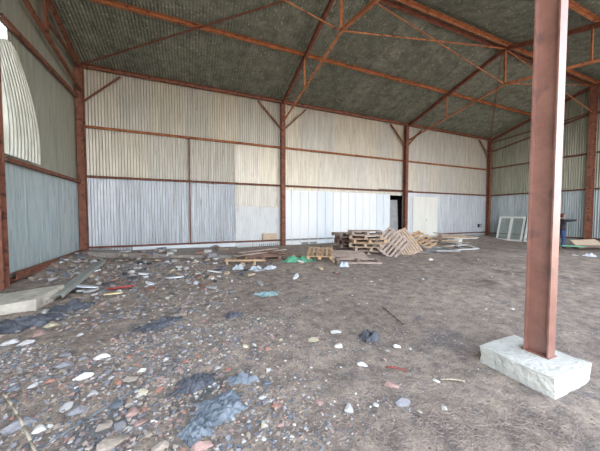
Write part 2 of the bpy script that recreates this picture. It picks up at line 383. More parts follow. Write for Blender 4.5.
# front post on its concrete base
post = column(3.29, 1.45, .185, 7.0, .125, .205, RUST_P, 'big rusty I-section post standing in the foreground on a white concrete base')
k = MB(); k.box((3.29, 1.45, .192), (.15, .23, .012)); k.build('base_plate', RUST_P, post)
bm = bmesh.new(); bmesh.ops.create_cube(bm, size=1)
bmesh.ops.subdivide_edges(bm, edges=bm.edges[:], cuts=9, use_grid_fill=True)
for v in bm.verts:
    p = v.co.copy(); q = V((3.215+p.x*.64, 1.475+p.y*.64, .06+p.z*.255))
    e = noise.noise_vector(q*3.5)*.030+noise.noise_vector(q*16)*.012
    if p.z > .49: e.z *= .15
    q += e; q.z += 0
    r = max(abs(p.x), abs(p.y))
    if p.z > .45 and r > .45: q.z -= .004
    v.co = q
me = bpy.data.meshes.new('b'); bm.to_mesh(me); bm.free(); me.materials.append(CONC)
o = bpy.data.objects.new('concrete_block', me); COL.objects.link(o)
tag(o, 'rough square pale concrete base under the foreground post', 'concrete block')
# left footing
bm = bmesh.new(); bmesh.ops.create_cube(bm, size=1)
bmesh.ops.subdivide_edges(bm, edges=bm.edges[:], cuts=9, use_grid_fill=True)
for v in bm.verts:
    p = v.co.copy(); q = V((-2.98+p.x*1.25, 6.15+p.y*1.0, .06+p.z*.30))
    if p.z > 0: q.z -= .12*(.5-p.x)
    e = noise.noise_vector(q*2.5)*.05+noise.noise_vector(q*11)*.015
    if p.z > .49: e.z *= .25
    v.co = q+e
me = bpy.data.meshes.new('b'); bm.to_mesh(me); bm.free(); me.materials.append(CONC_L)
o = bpy.data.objects.new('concrete_block', me); COL.objects.link(o); tag(o, 'low cream concrete footing in front of the left edge column', 'concrete block')

# trusses
def pz(y, off): return roofz(y)-off
def truss(X, label, m=RUST_D, mc=RUST_O, first=YB-.15):
    t = empty('roof_truss', (0, 0, 0)); tag(t, label, 'roof truss')
    for y0 in (first, YF+.1):
        bar('rafter', (X, y0, pz(y0, .27)), (X, YR, pz(YR, .27)), ibeam(.10, .16, .01, .012), m, t)
        bar('bottom_chord', (X, y0, 6.10), (X, YR, 7.04), angle(.09), mc, t)
        ym = (y0+YR)/2+.05
        bar('strut', (X, ym, 6.57), (X, ym, pz(ym, .3)), angle(.07), mc, t, up=(0,1,0))
    bar('king_post', (X, YR, 7.0), (X, YR, pz(YR, .2)), angle(.10), mc, t, up=(0,1,0))
    return t
truss(4.2, 'rusty roof truss rising from the column between the left and middle bays', RUST_D, RUST_O)
truss(12.1, 'rusty roof truss rising from the column beside the dark doorway', RUST_D, RUST_O)
tg = truss(XL+.18, 'rusty gable truss running up the left wall', RUST, RUST)
bar('tie', (XL+.18, YB-.2, 6.95), (XL+.18, 9.5, 6.95), angle(.07), RUST, tg)
bar('strut', (XL+.18, 9.5, 6.6), (XL+.18, 9.5, 7.9), angle(.07), RUST, tg, up=(0,1,0))
tg = truss(XR-.18, 'dark rusty gable truss running up the right wall', RUST_D, RUST_D)
bar('tie', (XR-.18, YB-.2, 6.75), (XR-.18, YR, 7.1), angle(.07), RUST_D, tg)
# purlins
pl = [('at the back eave over the back wall', YB-.14, .16, RUST), ('halfway up the rear roof slope', 9.45, .10, RUST_O),
      ('just behind the ridge', YR+.12, .17, RUST_D), ('just in front of the ridge', YR-.12, .14, RUST_O), ('halfway down the front roof slope', 4.15, .10, RUST_O), ('over the front posts', YF, .12, RUST)]
for lab, y, off, m in pl:
    h = .15 if 'eave' in lab else .13
    o = bar('roof_purlin', (XL, y, roofz(y)-off), (XR, y, roofz(y)-off), chan(.09, h), m); tag(o, 'long rusty purlin '+lab, 'roof beam')
# tie rods
def rod(a, b, lab, r=.02, m=RUST_O): tag(bar('tie_rod', a, b, circ(r), m), lab, 'tie rod')
RZ = roofz(YR)-.25
rod((4.2, YR, 7.06), (XL+.2, YR, RZ), 'thin tie rod from the foot of the first king post up to the left gable')
rod((4.2, YR, RZ), (XL+.2, YR, 7.06), 'thin tie rod from the top of the first king post down to the left gable')
rod((4.2, YR, 7.06), (12.1, YR, RZ), 'thin orange tie rod rising from the first king post to the second at the ridge', .024)
rod((4.2, YR, RZ), (12.1, YR, 7.06), 'thin tie rod falling from the first king post to the foot of the second', .02)
rod((12.1, YR, RZ), (XR-.2, YR, 7.06), 'thin tie rod falling from the second king post to the right gable', .022)
rod((12.1, YR, 7.06), (XR-.2, YR, RZ), 'thin tie rod rising from the second king post to the right gable', .02)
rod((XL+.2, YB-.2, roofz(YB)-.12), (4.2, YR+.1, roofz(YR)-.26), 'dark diagonal brace under the rear roof slope above the left bay', .028, RUST_D)
rod((XR-.2, YB-.2, roofz(YB)-.12), (12.1, YR+.1, roofz(YR)-.26), 'dark diagonal brace under the rear roof slope above the right bay', .022, RUST_D)
# girts
bays = [(XL+.2, 4.12, 'left bay'), (4.28, 12.02, 'middle bay'), (12.18, XR-.2, 'right bay')]
for z, lab, h, m in ((G2, 'upper', .08, RUST_O), (G1, 'middle', .08, RUST), (G3, 'low', .07, RUST)):
    for a, b, bl in bays:
        mm = m
        if z == G3 and bl == 'middle bay': b = 9.0; mm = GREYB
        if z == G3 and bl == 'right bay': a = 15.0; mm = RUST_D
        o = bar('wall_girt', (a, YB-.07, z), (b, YB-.07, z), chan(.07, h), mm)
        tag(o, 'horizontal %s girt across the %s of the back wall' % (('grey low' if mm == GREYB else 'rusty '+lab), bl), 'wall girt')
for z, lab in ((5.85, 'high'), (2.82, 'lower')):
    for a, b, q in ((YB-.28, 7.72, 'rear'), (7.52, YE, 'front')):
        tag(bar('wall_girt', (XL+.08, a, z), (XL+.08, b, z), chan(.08, .10), RUST), '%s rusty girt along the %s part of the left wall' % (lab, q), 'wall girt')
for z, lab in ((5.90, 'high'), (4.95, 'upper'), (3.02, 'middle'), (.35, 'low')):
    if lab == 'high': continue
    for a, b, q in ((YB-.28, 6.95, 'rear'), (6.65, YE, 'front')):
        tag(bar('wall_girt', (XR-.08, a, z), (XR-.08, b, z), chan(.07, .08), RUST_D), '%s dark rusty girt along the %s part of the right wall' % (lab, q), 'wall girt')
tag(bar('base_rail', (XL+.1, YB-.3, .28), (XL+.1, 7.75, .24), chan(.10, .16), RUST), 'rusty rail along the foot of the left wall', 'base rail')

# ---------------------------------------------------------------- long things by the walls
def onground(x, y): return gh(x, y, False)
k = MB()   # concrete ledge running out from the back left corner
pts = [(-3.3, 11.55), (-3.2, 10.95), (.0, 9.9), (1.35, 9.35), (1.75, 9.75), (1.9, 11.5), (0, 11.9), (-2, 11.9)]
top = [(x, y, onground(x, y)+.10) for x, y in pts]; bot = [(x, y, onground(x, y)-.08) for x, y in pts]
k.add(top+bot, [tuple(range(8)), tuple(range(8, 16))[::-1]]+[(i, (i+1) % 8, (i+1) % 8+8, i+8) for i in range(8)])
tag(k.build('concrete_slab', mat('slab', (.24, .215, .19), (.38, .34, .30), 6, .9, 0, .5, 25)), 'long low dirty concrete slab at the foot of the back wall, left bay', 'concrete slab')
a = V((-2.28, 6.05, .10)); b = V((-2.50, 9.75, .17))
k = MB(); k.sec(a, b, chan(.08, .24), up=(1, 0, .25)); tag(k.build('metal_channel', mat('channel_grey', (.30, .32, .29), (.40, .42, .38), 4, .7, 0, .2)), 'long grey channel beam lying on the rubble along the left wall', 'channel beam')
k = MB(); k.box((3.52, YB-.15, .60), (.66, .10, .30)); tag(k.build('cardboard_box', CARD), 'small tan box resting on the low girt left of the first inner column', 'box')
eb = empty('electrical_box', (19.1, YB-.06, .88)); tag(eb, 'small black electrical box on the back wall at right', 'electrical box')
k = MB(); k.box((0, 0, 0), (.30, .10, .22)); k.build('casing', BLACK, eb)
k = MB(); k.box((0, -.06, 0), (.24, .015, .16)); k.build('cover', GREYB, eb)
k = MB(); k.box((11.36, YB+.24, 1.42), (.84, .03, 2.25), M.Rotation(R(-3), 3, 'X')); tag(k.build('leaning_sheet', GREYB), 'plain grey sheet leaning inside the dark doorway', 'metal sheet')

# ---------------------------------------------------------------- pallets
def make_pallet(m, L=1.2, Wd=1.0, nb=7):
    root = empty('wooden_pallet')
    for i in range(nb):
        k = MB(); k.box((0, -Wd/2+.045+i*(Wd-.09)/(nb-1), .133), (L, .085, .022), jit=.003); k.build('deck_board', m, root)
    for x in (-L/2+.05, 0, L/2-.05):
        k = MB(); k.box((x, 0, .111), (.10, Wd, .022), jit=.002); k.build('cross_board', m, root)
        for y in (-Wd/2+.07, 0, Wd/2-.07):
            k = MB(); k.box((x, y, .062), (.10, .12, .078)); k.build('block', m, root)
    for y in (-Wd/2+.07, 0, Wd/2-.07):
        k = MB(); k.box((0, y, .012), (L, .10, .022), jit=.002); k.build('bottom_board', m, root)
    return root
protos = {id(m): None for m in (WOOD, WOOD_O, WOOD_G, WOOD_R)}
def pallet(mtx, m, label, group=None):
    p = protos[id(m)]
    if p is None: p = protos[id(m)] = make_pallet(m, nb={id(WOOD): 9, id(WOOD_O): 6}.get(id(m), 7)); o = p
    else: o = copy_tree(p)
    o.matrix_world = mtx; o.rotation_mode = 'XYZ'; tag(o, label, 'pallet', group); return o
def T(x, y, z, rz=0, rx=0, ry=0): return M.Translation((x, y, z)) @ M.Rotation(R(rz), 4, 'Z') @ M.Rotation(R(rx), 4, 'X') @ M.Rotation(R(ry), 4, 'Y')
sn = ['lowest', 'second from the ground', 'third from the ground', 'fourth from the ground', 'fifth from the ground', 'topmost']
z = .12
sx0, sy0 = 6.33, 8.3
for i in range(6):
    pallet(T(sx0+random.uniform(-.10, .10), sy0+random.uniform(-.08, .08), z, -28+random.uniform(-9, 9)), [WOOD_G, WOOD, WOOD, WOOD_O, WOOD, WOOD_G][i], 'weathered pallet in the right hand pallet stack, %s' % sn[i], 'stacked pallets'); z += .151
z = .12
for i in range(6):
    if i == 5: break
    pallet(T(6.38+random.uniform(-.08, .08), 9.45+random.uniform(-.06, .06), z, -14+random.uniform(-6, 6)), [WOOD_R, WOOD_G, WOOD_R, WOOD_R, WOOD_G][i], 'reddish grey pallet in the left hand pallet stack, %s' % (sn[i] if i < 4 else 'topmost'), 'stacked pallets'); z += .151
def lean(cx, cy, cz, lam, phi, m, label, bearing=24):
    b = R(bearing); Rt = V((cos(b), -sin(b), 0)); A = V((sin(b), cos(b), 0)); U = V((0,0,1))*cos(R(lam))+A*sin(R(lam))
    bx = Rt*cos(R(phi))+U*sin(R(phi)); by = -Rt*sin(R(phi))+U*cos(R(phi)); bz = bx.cross(by)
    mt = (M((bx, by, bz)).transposed() @ M.Scale(.95, 3)).to_4x4(); mt.translation = V((cx, cy, cz)); pallet(mt, m, label)
lean(6.98, 7.66, .50, 35, 46, WOOD_G, 'grey brown pallet tipped on its corner against the stack, slats rising to the right')
lean(7.74, 7.82, .46, 36, 114, WOOD, 'pale pallet leaning beside the tipped one, slats running down to the right')
pallet(T(9.35, 8.35, .46, 25, 30, -10), WOOD_O, 'tan pallet tilted on the plank heap right of the leaning pallets')
pallet(T(9.1, 8.6, .14, -30, 0, 0), WOOD_G, 'grey pallet lying flat under the tilted tan pallet')
pallet(T(4.10, 7.85, .27, 60, 0, -10) @ M.Scale(.85, 4), WOOD_O, 'single orange tan pallet lying flat in front of the white panels')
pallet(T(2.35, 8.95, .12, -8, 4, 0), WOOD_R, 'broken reddish pallet lying flat left of the green plastic')
pallet(T(5.15, 7.75, .12, -26, 5, 2), WOOD_G, 'grey pallet lying flat in the dirt before the pallet stacks')
# planks
def plank(x, y, z, L, w, rz, m, label, ry=0, t=.03, group=None, rx=0):
    k = MB(); k.box((0, 0, 0), (L, w, t), jit=.004); o = k.build('plank', m); o.location = (x, y, z); o.rotation_euler = (R(rx), R(ry), R(rz))
    tag(o, label, 'plank', group); return o
plank(1.58, 8.02, .22, 1.25, .10, -22, WOOD_O, 'light tan rail of the broken crate front left of the plank heap', 0, .05)
plank(1.06, 8.24, .15, .24, .10, 0, WOOD_O, 'short upright tan batten at the left end of the broken crate', 90, .05)
plank(1.85, 7.92, .15, .24, .10, 0, WOOD_O, 'short upright tan batten in the middle of the broken crate', 90, .05)
for i, (x, y, z, L, rz, ry) in enumerate([(2.2, 9.7, .27, 1.9, -30, 3), (2.75, 9.3, .30, 1.6, 10, -4), (3.0, 9.0, .33, 1.5, -50, 4), (2.5, 9.4, .36, 1.4, -12, -5), (3.25, 9.6, .26, 1.2, 35, 2), (2.1, 9.1, .30, 1.1, 30, 0), (3.3, 8.8, .22, 1.3, -20, 0)]):
    plank(x-.25, y-.35, z, L, .12, rz, [WOOD_R, WOOD_G][i % 2], 'brown plank in the low heap below the first inner column', ry, .03, 'planks heaped below the column')
for i in range(16):
    x = 10.35+random.uniform(-.8, 1.1); y = 8.35+random.uniform(-.6, .5)
    plank(x, y, .15+.036*i+random.uniform(0, .03), random.uniform(.9, 1.9), random.uniform(.08, .16), random.choice([-35, -20, 5, 40, -60])+random.uniform(-10, 10), [WOOD_R, WOOD_G, DARKW, WOOD, WHITE, DARKW, WOOD_O][i % 7], 'loose board in the jumbled heap right of the tan pallet', random.uniform(-6, 6), .03, 'boards in the right heap')
plank(11.55, 8.55, .56, 2.2, .12, -24, WOOD_R, 'long dark board sticking out to the right at the top of the heap', -2)
plank(10.7, 8.2, .62, 1.7, .16, -22, WOOD_O, 'bright orange tan board on top of the right heap', 1)
plank(5.6, 8.35, .30, 2.4, .14, -38, DARKW, 'long dark plank lying in front of the right hand pallet stack', 4)
def frame(name, mtx, w, h, b, t, m, label, bars=1):  # plain rectangular loose frame with inner bars
    r = empty(name); tag(r, label, 'loose frame'); r.matrix_world = mtx
    for i in range(2): k = MB(); k.box((0, (i*2-1)*(h-b)/2, 0), (w, b, t)); k.build('rail', m, r)
    for i in range(bars+2): k = MB(); k.box((-w/2+b/2+i*(w-b)/(bars+1), 0, 0), (b, h-2*b, t)); k.build('stile', m, r)
frame('loose_frame', T(11.0, 7.75, .20, -20, 8, -3), 1.2, .75, .08, .05, ST['pale'], 'pale grey frame lying on the ground at the right end of the heap')
frame('loose_frame', T(9.55, 7.6, .22, 5, 6, 4), 1.6, .8, .09, .05, GREYB, 'grey frame lying at the front of the right heap')
frame('loose_frame', T(5.0, 6.95, .14, -24, 5, 0), 1.4, .6, .10, .05, WOOD_G, 'weathered grey frame lying in front of the pallet stacks')
k = MB(); k.box((0,0,0), (1.5, .9, .02)); o = k.build('board', GREYB); o.location = (9.0, 7.9, .16); o.rotation_euler = (R(5), 0, R(-12)); tag(o, 'flat dark grey sheet between the leaning pallets and the right heap', 'board')
k = MB(); k.box((0,0,0), (.34, .24, .16)); o = k.build('paint_tub', WHITE); o.location = (11.35, 8.1, .50); o.rotation_euler = (.2, .1, .3); tag(o, 'small white box at the right end of the board heap', 'box')

# ---------------------------------------------------------------- window sashes against the right wall
def sash(x, y, z, w, h, label, rz=-90):
    r = empty('window_sash', (x, y, z), (R(-14), 0, R(rz))); tag(r, label, 'window sash')
    b = .11
    for q, nm in ((b/2, 'bottom_rail'), (h-b/2, 'top_rail')): k = MB(); k.box((0, 0, q), (w, .06, b)); k.build(nm, WHITE, r)
    for q in (-w/2+b/2, 0, w/2-b/2): k = MB(); k.box((q, 0, h/2), (b if q else .15, .055, h-2*b)); k.build('stile', WHITE, r)
    for q in (-w/4+.01, w/4-.01): k = MB(); k.box((q, 0, h/2), (w/2-.16, .008, h-2*b)); k.build('pane', GLASS, r)
sash(19.15, 10.24, -.05, 1.50, 1.62, 'white two pane window sash leaning on the right wall, nearest the back corner')
sash(19.1, 8.62, -.05, 1.50, 1.58, 'white two pane window sash leaning on the right wall, half hidden by the post')
# boards by the right column
k = MB(); k.box((0,0,0), (1.1, .6, .03), jit=.02); o = k.build('board', CARD); o.location = (18.3, 6.3, .20); o.rotation_euler = (R(34), R(-5), R(-32)); tag(o, 'tan board propped against the foot of the right wall column', 'board')
k = MB(); k.box((0,0,0), (1.5, .5, .03), jit=.02); o = k.build('board', WOOD_G); o.location = (18.0, 5.75, .14); o.rotation_euler = (R(3), 0, R(-35)); tag(o, 'light brown board lying flat in front of the propped one', 'board')
k = MB(); k.box((0,0,0), (1.0, .35, .03), jit=.02); o = k.build('board', GREEN); o.location = (16.85, 6.35, .14); o.rotation_euler = (0, R(3), R(-30)); tag(o, 'green board on the ground at the person\'s feet', 'board')

# ---------------------------------------------------------------- person
def skin_mesh(chains, levels=2):
    """chains: list of (points [(co, radius)...]); first point of later chains may be index of an existing vert"""
    vs = []; es = []; rs = []; base = {}
    for ch in chains:
        prev = None
        for p in ch:
            if isinstance(p, str): prev = base[p]; continue
            co, r = p[0], p[1]
            vs.append(co); rs.append(r); i = len(vs)-1
            if len(p) > 2: base[p[2]] = i
            if prev is not None: es.append((prev, i))
            prev = i
    me = bpy.data.meshes.new('sk'); me.from_pydata(vs, es, []); me.update()
    o = bpy.data.objects.new('sk', me); COL.objects.link(o)
    md = o.modifiers.new('s', 'SKIN'); me.skin_vertices
    if not me.skin_vertices: pass
    for i, r in enumerate(rs):
        rr = r if isinstance(r, tuple) else (r, r)
        me.skin_vertices[0].data[i].radius = rr
    me.skin_vertices[0].data[0].use_root = True
    s = o.modifiers.new('u', 'SUBSURF'); s.levels = levels; s.render_levels = levels
    dg = bpy.context.evaluated_depsgraph_get(); ev = o.evaluated_get(dg); out = bpy.data.meshes.new_from_object(ev)
    bpy.data.objects.remove(o); return out
def hand(base, dirv, side, up):
    ch = []; dirv = V(dirv).normalized(); side = V(side).normalized(); up = V(up).normalized(); base = V(base)
    fl = [.070, .080, .074, .058]
    for i in range(4):
        s = (i-1.5)*.021
        p0 = base+dirv*.03+side*s*.6; p1 = base+dirv*.095+side*s
        p2 = p1+(dirv*.9-up*.15)*fl[i]*.5; p3 = p2+(dirv*.8-up*.4)*fl[i]*.5
        ch.append([(p0, .014), (p1, .0095), (p2, .0085), (p3, .007)])
    p0 = base+dirv*.03-side*.02; p1 = p0+(dirv*.5-side*.7)*.04; p2 = p1+(dirv*.8-side*.4)*.035; p3 = p2+dirv*.025
    ch.append([(p0, .013), (p1, .011), (p2, .0095), (p3, .008)])
    return ch
px, py = 17.25, 6.88; pzg = onground(px, py)
root = empty('person', (px, py, pzg), (0, 0, R(-23))); root.rotation_euler = (0, 0, R(-23))
tag(root, 'person in black jacket and blue jeans pointing right, half behind the post', 'person')
# local frame: +x = image right, -y = towards camera; figure faces +x, right arm stretched forward
ch = [[((0, 0, .93), (.14, .17), 'pel'), ((0, 0, 1.08), (.135, .155)), ((.01, 0, 1.24), (.145, .18)), ((.01, 0, 1.37), (.085, .16), 'ch'), ((.02, 0, 1.46), (.055, .06)), ((.035, 0, 1.53), (.052, .052))],
      ['ch', ((.02, -.17, 1.39), .075), ((.26, -.20, 1.40), .062), ((.50, -.20, 1.41), .048), ((.56, -.20, 1.42), .026)],
      ['ch', ((.0, .17, 1.39), .062), ((-.03, .22, 1.12), .046), ((.05, .22, .88), .034), ((.06, .22, .83), .026)],
      ['pel', ((.0, -.10, .86), .095), ((.03, -.11, .50), .062), ((-.01, -.11, .12), .042), ((-.01, -.11, .05), .045), ((.14, -.12, .035), .035)],
      ['pel', ((-.0, .10, .86), .095), ((-.02, .11, .50), .062), ((-.09, .11, .12), .042), ((-.09, .11, .05), .045), ((.06, .12, .035), .035)]]
body = skin_mesh(ch)
hb = []
for c in (hand((.55, -.20, 1.42), (1, 0, .02), (0, 1, 0), (0, 0, 1)), hand((.06, .22, .84), (.15, 0, -1), (1, 0, .1), (0, 1, 0))):
    for cc in c: hb.append(skin_mesh([cc], 1))
bmb = bmesh.new(); bmb.from_mesh(body)
for h_ in hb: bmb.from_mesh(h_)
# head: shaped sphere with nose, brow, chin, eyes sockets, ears
hd = bmesh.new(); bmesh.ops.create_uvsphere(hd, u_segments=32, v_segments=24, radius=1)
for v in hd.verts:
    p = v.co; x, y, z = p.x*.098, p.y*.076, p.z*.118
    if p.z < -.1: x = x*(1-.18*(-p.z))+.012*(-p.z) ; y *= (1-.30*(-p.z))
    if p.x > .5:
        x += .026*math.exp(-((p.y/.18)**2+((p.z+.12)/.20)**2))            # nose
        x -= .010*math.exp(-(((abs(p.y)-.42)/.16)**2+((p.z-.08)/.13)**2))  # eye sockets
        x += .006*math.exp(-((p.y/.35)**2+((p.z+.50)/.09)**2))             # lips
    y += math.copysign(.012*math.exp(-(((p.x+.05)/.14)**2+((p.z+.02)/.22)**2)), p.y) if abs(p.y) > .6 else 0
    v.co = (x+.05, y, z+1.635)
hm = bpy.data.meshes.new('h'); hd.to_mesh(hm); hd.free(); bmb.from_mesh(hm)
me = bpy.data.meshes.new('body'); bmb.to_mesh(me); bmb.free()
for m in (JACKET, JEANS, SKIN, BLACK): me.materials.append(m)
for p in me.polygons:
    c = p.center; p.use_smooth = True
    p.material_index = 2 if (c.z > 1.50 or c.x > .545 and c.z > 1.3 or (c.y > .17 and c.z < .85 and c.z > .6 and abs(c.x-.06) < .1)) else 0 if (c.z > .88 or c.y > .19) else 1 if c.z > .09 else 3
bo = bpy.data.objects.new('body', me); COL.objects.link(bo); bo.parent = root
hr = bmesh.new(); bmesh.ops.create_uvsphere(hr, u_segments=24, v_segments=16, radius=1)
for v in hr.verts:
    p = v.co.copy(); v.co = (p.x*.108+.035, p.y*.086, p.z*.115+1.655)
    if p.z < .25 and p.x > .15: v.co.x = .06; v.co.y *= .8
    v.co += noise.noise_vector(v.co*30)*.006
me = bpy.data.meshes.new('hair'); hr.to_mesh(me); hr.free(); me.materials.append(HAIR); ho = bpy.data.objects.new('hair', me); COL.objects.link(ho); ho.parent = root
for p in me.polygons: p.use_smooth = True
for y in (-.032, .032):
    e = bmesh.new(); bmesh.ops.create_uvsphere(e, u_segments=10, v_segments=8, radius=.010); me = bpy.data.meshes.new('eye'); e.to_mesh(me); e.free(); me.materials.append(BLACK)
    eo = bpy.data.objects.new('eye', me); COL.objects.link(eo); eo.parent = root; eo.location = (.131, y, 1.645)

# ---------------------------------------------------------------- crumpled sheets
def crumple(name, x, y, w, d, h, m, label, cat, rz=0, n=46, seed=0, fold=1.15, ragged=.55):
    k = MB(); vs = []
    for j in range(n+1):
        for i in range(n+1):
            u = i/n*2-1; v = j/n*2-1
            r = sqrt(u*u+v*v); s = max(abs(u), abs(v)) or 1
            ang = math.atan2(v, u); q = s*(1+ragged*noise.noise(V((cos(ang)*1.6, sin(ang)*1.6, seed)))+ragged*.5*noise.noise(V((cos(ang)*5, sin(ang)*5, seed+3))))
            X = q*cos(ang)*w/2; Y = q*sin(ang)*d/2
            f = abs(noise.noise(V((X*5/ w*.5+seed, Y*5/d*.5, 1.3+seed))))*2.0+abs(noise.noise(V((X*11/w*.5, Y*11/d*.5+seed, 4))))
            f += .7*abs(noise.noise(V((X*24/w*.5, Y*24/d*.5, seed+9))))
            f = f*h*(1-s**3)*fold+h*.2*(1-s*s)
            cx, cy = cos(R(rz)), sin(R(rz))
            wx = X*cx-Y*cy; wy = X*cy+Y*cx
            jx = .10*w*noise.noise(V((X*9/w, Y*9/w, 7+seed))); 
            wx += jx*(1-s); gz = gh(x+wx, y+wy)
            vs.append((wx, wy, gz+f+.004 + .012*(1-s)))
    k.v = vs; k.f = [(j*(n+1)+i, j*(n+1)+i+1, (j+1)*(n+1)+i+1, (j+1)*(n+1)+i) for j in range(n) for i in range(n)]
    o = k.build(name, m, smooth=False); o.location = (x, y, 0); tag(o, label, cat); return o
# positions measured on the ground plane
crumple('plastic_sheet', .22, 2.18, .42, .34, .034, TARP, 'crumpled blue grey plastic sheet in the left foreground', 'plastic sheet', 20, seed=1)
crumple('plastic_sheet', .02, 2.02, .24, .20, .03, TARP, 'small crumpled blue grey piece against the near side of the crumpled sheet', 'plastic sheet', 60, seed=21)
crumple('plastic_sheet', .42, 2.48, .28, .14, .03, TARP, 'small grey twist of plastic just beyond the crumpled sheet', 'plastic sheet', -20, seed=4)
crumple('plastic_sheet', .02, 2.6, .36, .22, .035, TARP_D, 'dark film spread behind the crumpled sheet in the foreground', 'plastic sheet', 10, seed=12)
crumple('plastic_sheet', -2.3, 4.95, .8, .5, .07, TARP_D, 'dark crumpled sheet in front of the cream footing', 'plastic sheet', 20, seed=2)
crumple('plastic_sheet', -1.85, 5.6, .6, .32, .06, TARP_D, 'dark crumpled sheet right of the cream footing', 'plastic sheet', 20, seed=3)
crumple('plastic_sheet', 2.15, 2.72, .30, .22, .05, TARP_D, 'small dark rag on the dirt left of the foreground post', 'rag', 0, seed=5)
crumple('plastic_sheet', 1.45, 5.05, .55, .22, .03, TEAL, 'thin teal plastic film lying in the middle of the floor', 'plastic film', -10, seed=6)
crumple('plastic_sheet', -.40, 4.25, .6, .25, .03, TARP_D, 'flat dark sheet on the floor in the left middle ground', 'plastic sheet', 25, seed=7)
crumple('plastic_sheet', .62, 4.15, .32, .18, .03, TARP_D, 'small dark plastic scrap left of the teal film', 'plastic sheet', -10, seed=8)
crumple('plastic_sheet', 3.25, 7.95, 1.0, .45, .08, GREEN, 'crumpled green plastic between the plank heap and the orange tan pallet', 'plastic sheet', -22, seed=9)
crumple('plastic_bag', 1.75, 7.25, .42, .30, .07, PLAST_B, 'white plastic bag in the dirt in front of the broken crate', 'plastic bag', 0, 24, seed=10)
crumple('plastic_bag', 2.15, 7.3, .34, .22, .06, PLAST_B, 'small white bag right of the bag before the broken crate', 'plastic bag', 0, 24, seed=11)
crumple('plastic_bag', 1.3, 7.6, .34, .22, .07, PLAST_B, 'pale bag at the left end of the broken crate', 'plastic bag', 0, 24, seed=13)
crumple('plastic_bag', 4.35, 6.75, .34, .25, .07, PLAST_B, 'pale bag standing before the orange tan pallet', 'plastic bag', 0, 24, seed=14)
crumple('plastic_bag', 14.8, 5.0, .40, .3, .06, PLAST, 'white bag on the dirt right of the foreground post', 'plastic bag', 0, 20, seed=15)

# ---------------------------------------------------------------- stones
SP = []
for i in range(10):
    bm = bmesh.new(); bmesh.ops.create_icosphere(bm, subdivisions=3 if i < 5 else 2, radius=.5)
    pl_ = [V((random.gauss(0,1), random.gauss(0,1), random.gauss(0,1))).normalized() for _ in range(14)]
    lim = [random.uniform(.18, .36) for _ in pl_]
    for v in bm.verts:
        for q, d in zip(pl_, lim):
            e = v.co.dot(q)-d
            if e > 0: v.co -= q*e
        v.co *= 1+.10*noise.noise(v.co*4+V((i*3, 0, 0)))
    mx = [max(abs(v.co[a]) for v in bm.verts) for a in range(3)]
    for v in bm.verts: v.co = V([v.co[a]/mx[a]*.5 for a in range(3)])
    me = bpy.data.meshes.new('stone'); bm.to_mesh(me); bm.free(); me.materials.append(ST['grey']); SP.append(me)
placed = []
NST = [0]
def stone(x, y, w, d, h, c, label, group=None, rz=None, cat='stone', name='rubble_stone', tilt=8, sink=.25):
    o = bpy.data.objects.new(name, random.choice(SP)); COL.objects.link(o); NST[0] += 1
    o.scale = (w, d, h); o.location = (x, y, gh(x, y)+h*(.5-sink))
    o.rotation_euler = (R(random.uniform(-tilt, tilt)), R(random.uniform(-tilt, tilt)), R(rz if rz is not None else random.uniform(0, 180)))
    o.material_slots[0].link = 'OBJECT'; o.material_slots[0].material = ST[c]
    if c in ('pink', 'brick') and name == 'rubble_stone': o.name = 'brick_fragment'; cat = 'brick'
    placed.append((x, y, max(w, d)/2)); tag(o, label, cat, group); return o
stone(-1.23, 3.41, 0.250, 0.113, 0.088, 'grey', 'large flat lilac grey slab in the left foreground', rz=19)
stone(-0.99, 3.12, 0.195, 0.088, 0.068, 'white', 'pale curved shard just right of the large flat slab', rz=17)
stone(-0.91, 3.51, 0.180, 0.081, 0.063, 'white', 'flat white chip above the pale curved shard', rz=14)
stone(-0.98, 2.71, 0.117, 0.138, 0.041, 'pale', 'blocky pale stone left of the long flat grey stone', rz=19)
stone(-0.86, 2.59, 0.218, 0.098, 0.076, 'grey', 'long flat grey stone in the bottom left rubble', rz=18)
stone(-0.58, 2.58, 0.110, 0.143, 0.038, 'slate', 'upright bluish grey cobble in the bottom left rubble', rz=12)
stone(-0.49, 2.57, 0.086, 0.112, 0.030, 'tan', 'tan stone touching the bluish cobble', rz=10)
stone(-0.40, 2.65, 0.099, 0.117, 0.035, 'cream', 'round cream stone above the pink bricks', rz=8)
stone(-0.10, 2.58, 0.138, 0.085, 0.048, 'pink', 'pink brick chunk lying right of the round cream stone', rz=2)
stone(-0.49, 2.13, 0.239, 0.134, 0.084, 'tan', 'biggest brown tan stone at the bottom edge', rz=12)
stone(-0.61, 2.35, 0.129, 0.090, 0.045, 'tan', 'tan stone above the biggest brown stone', rz=14)
stone(-0.51, 2.30, 0.091, 0.118, 0.032, 'grey', 'rounded grey stone above the biggest brown stone', rz=12)
stone(-0.44, 2.24, 0.075, 0.078, 0.026, 'pale', 'light grey stone right of the rounded grey one', rz=11)
stone(-0.44, 2.42, 0.114, 0.106, 0.040, 'pink', 'broken pink brick with an orange edge', rz=10)
stone(-0.36, 2.41, 0.066, 0.085, 0.023, 'brick', 'small orange red brick piece right of the broken pink brick', rz=8)
stone(-0.35, 2.27, 0.116, 0.081, 0.041, 'pink', 'dull pink stone under the small orange red piece', rz=8)
stone(-1.05, 2.50, 0.097, 0.078, 0.034, 'white', 'white pointed shard beside the straw stalk', rz=22)
stone(-1.20, 2.62, 0.231, 0.104, 0.081, 'grey', 'broad dull grey slab crossed by the straw stalk', rz=24)
stone(-0.48, 3.03, 0.102, 0.085, 0.036, 'white', 'bright white chip above the tan stone patch', rz=9)
stone(-0.53, 2.90, 0.145, 0.117, 0.051, 'tan', 'flat tan stone with a rust red stain', rz=10)
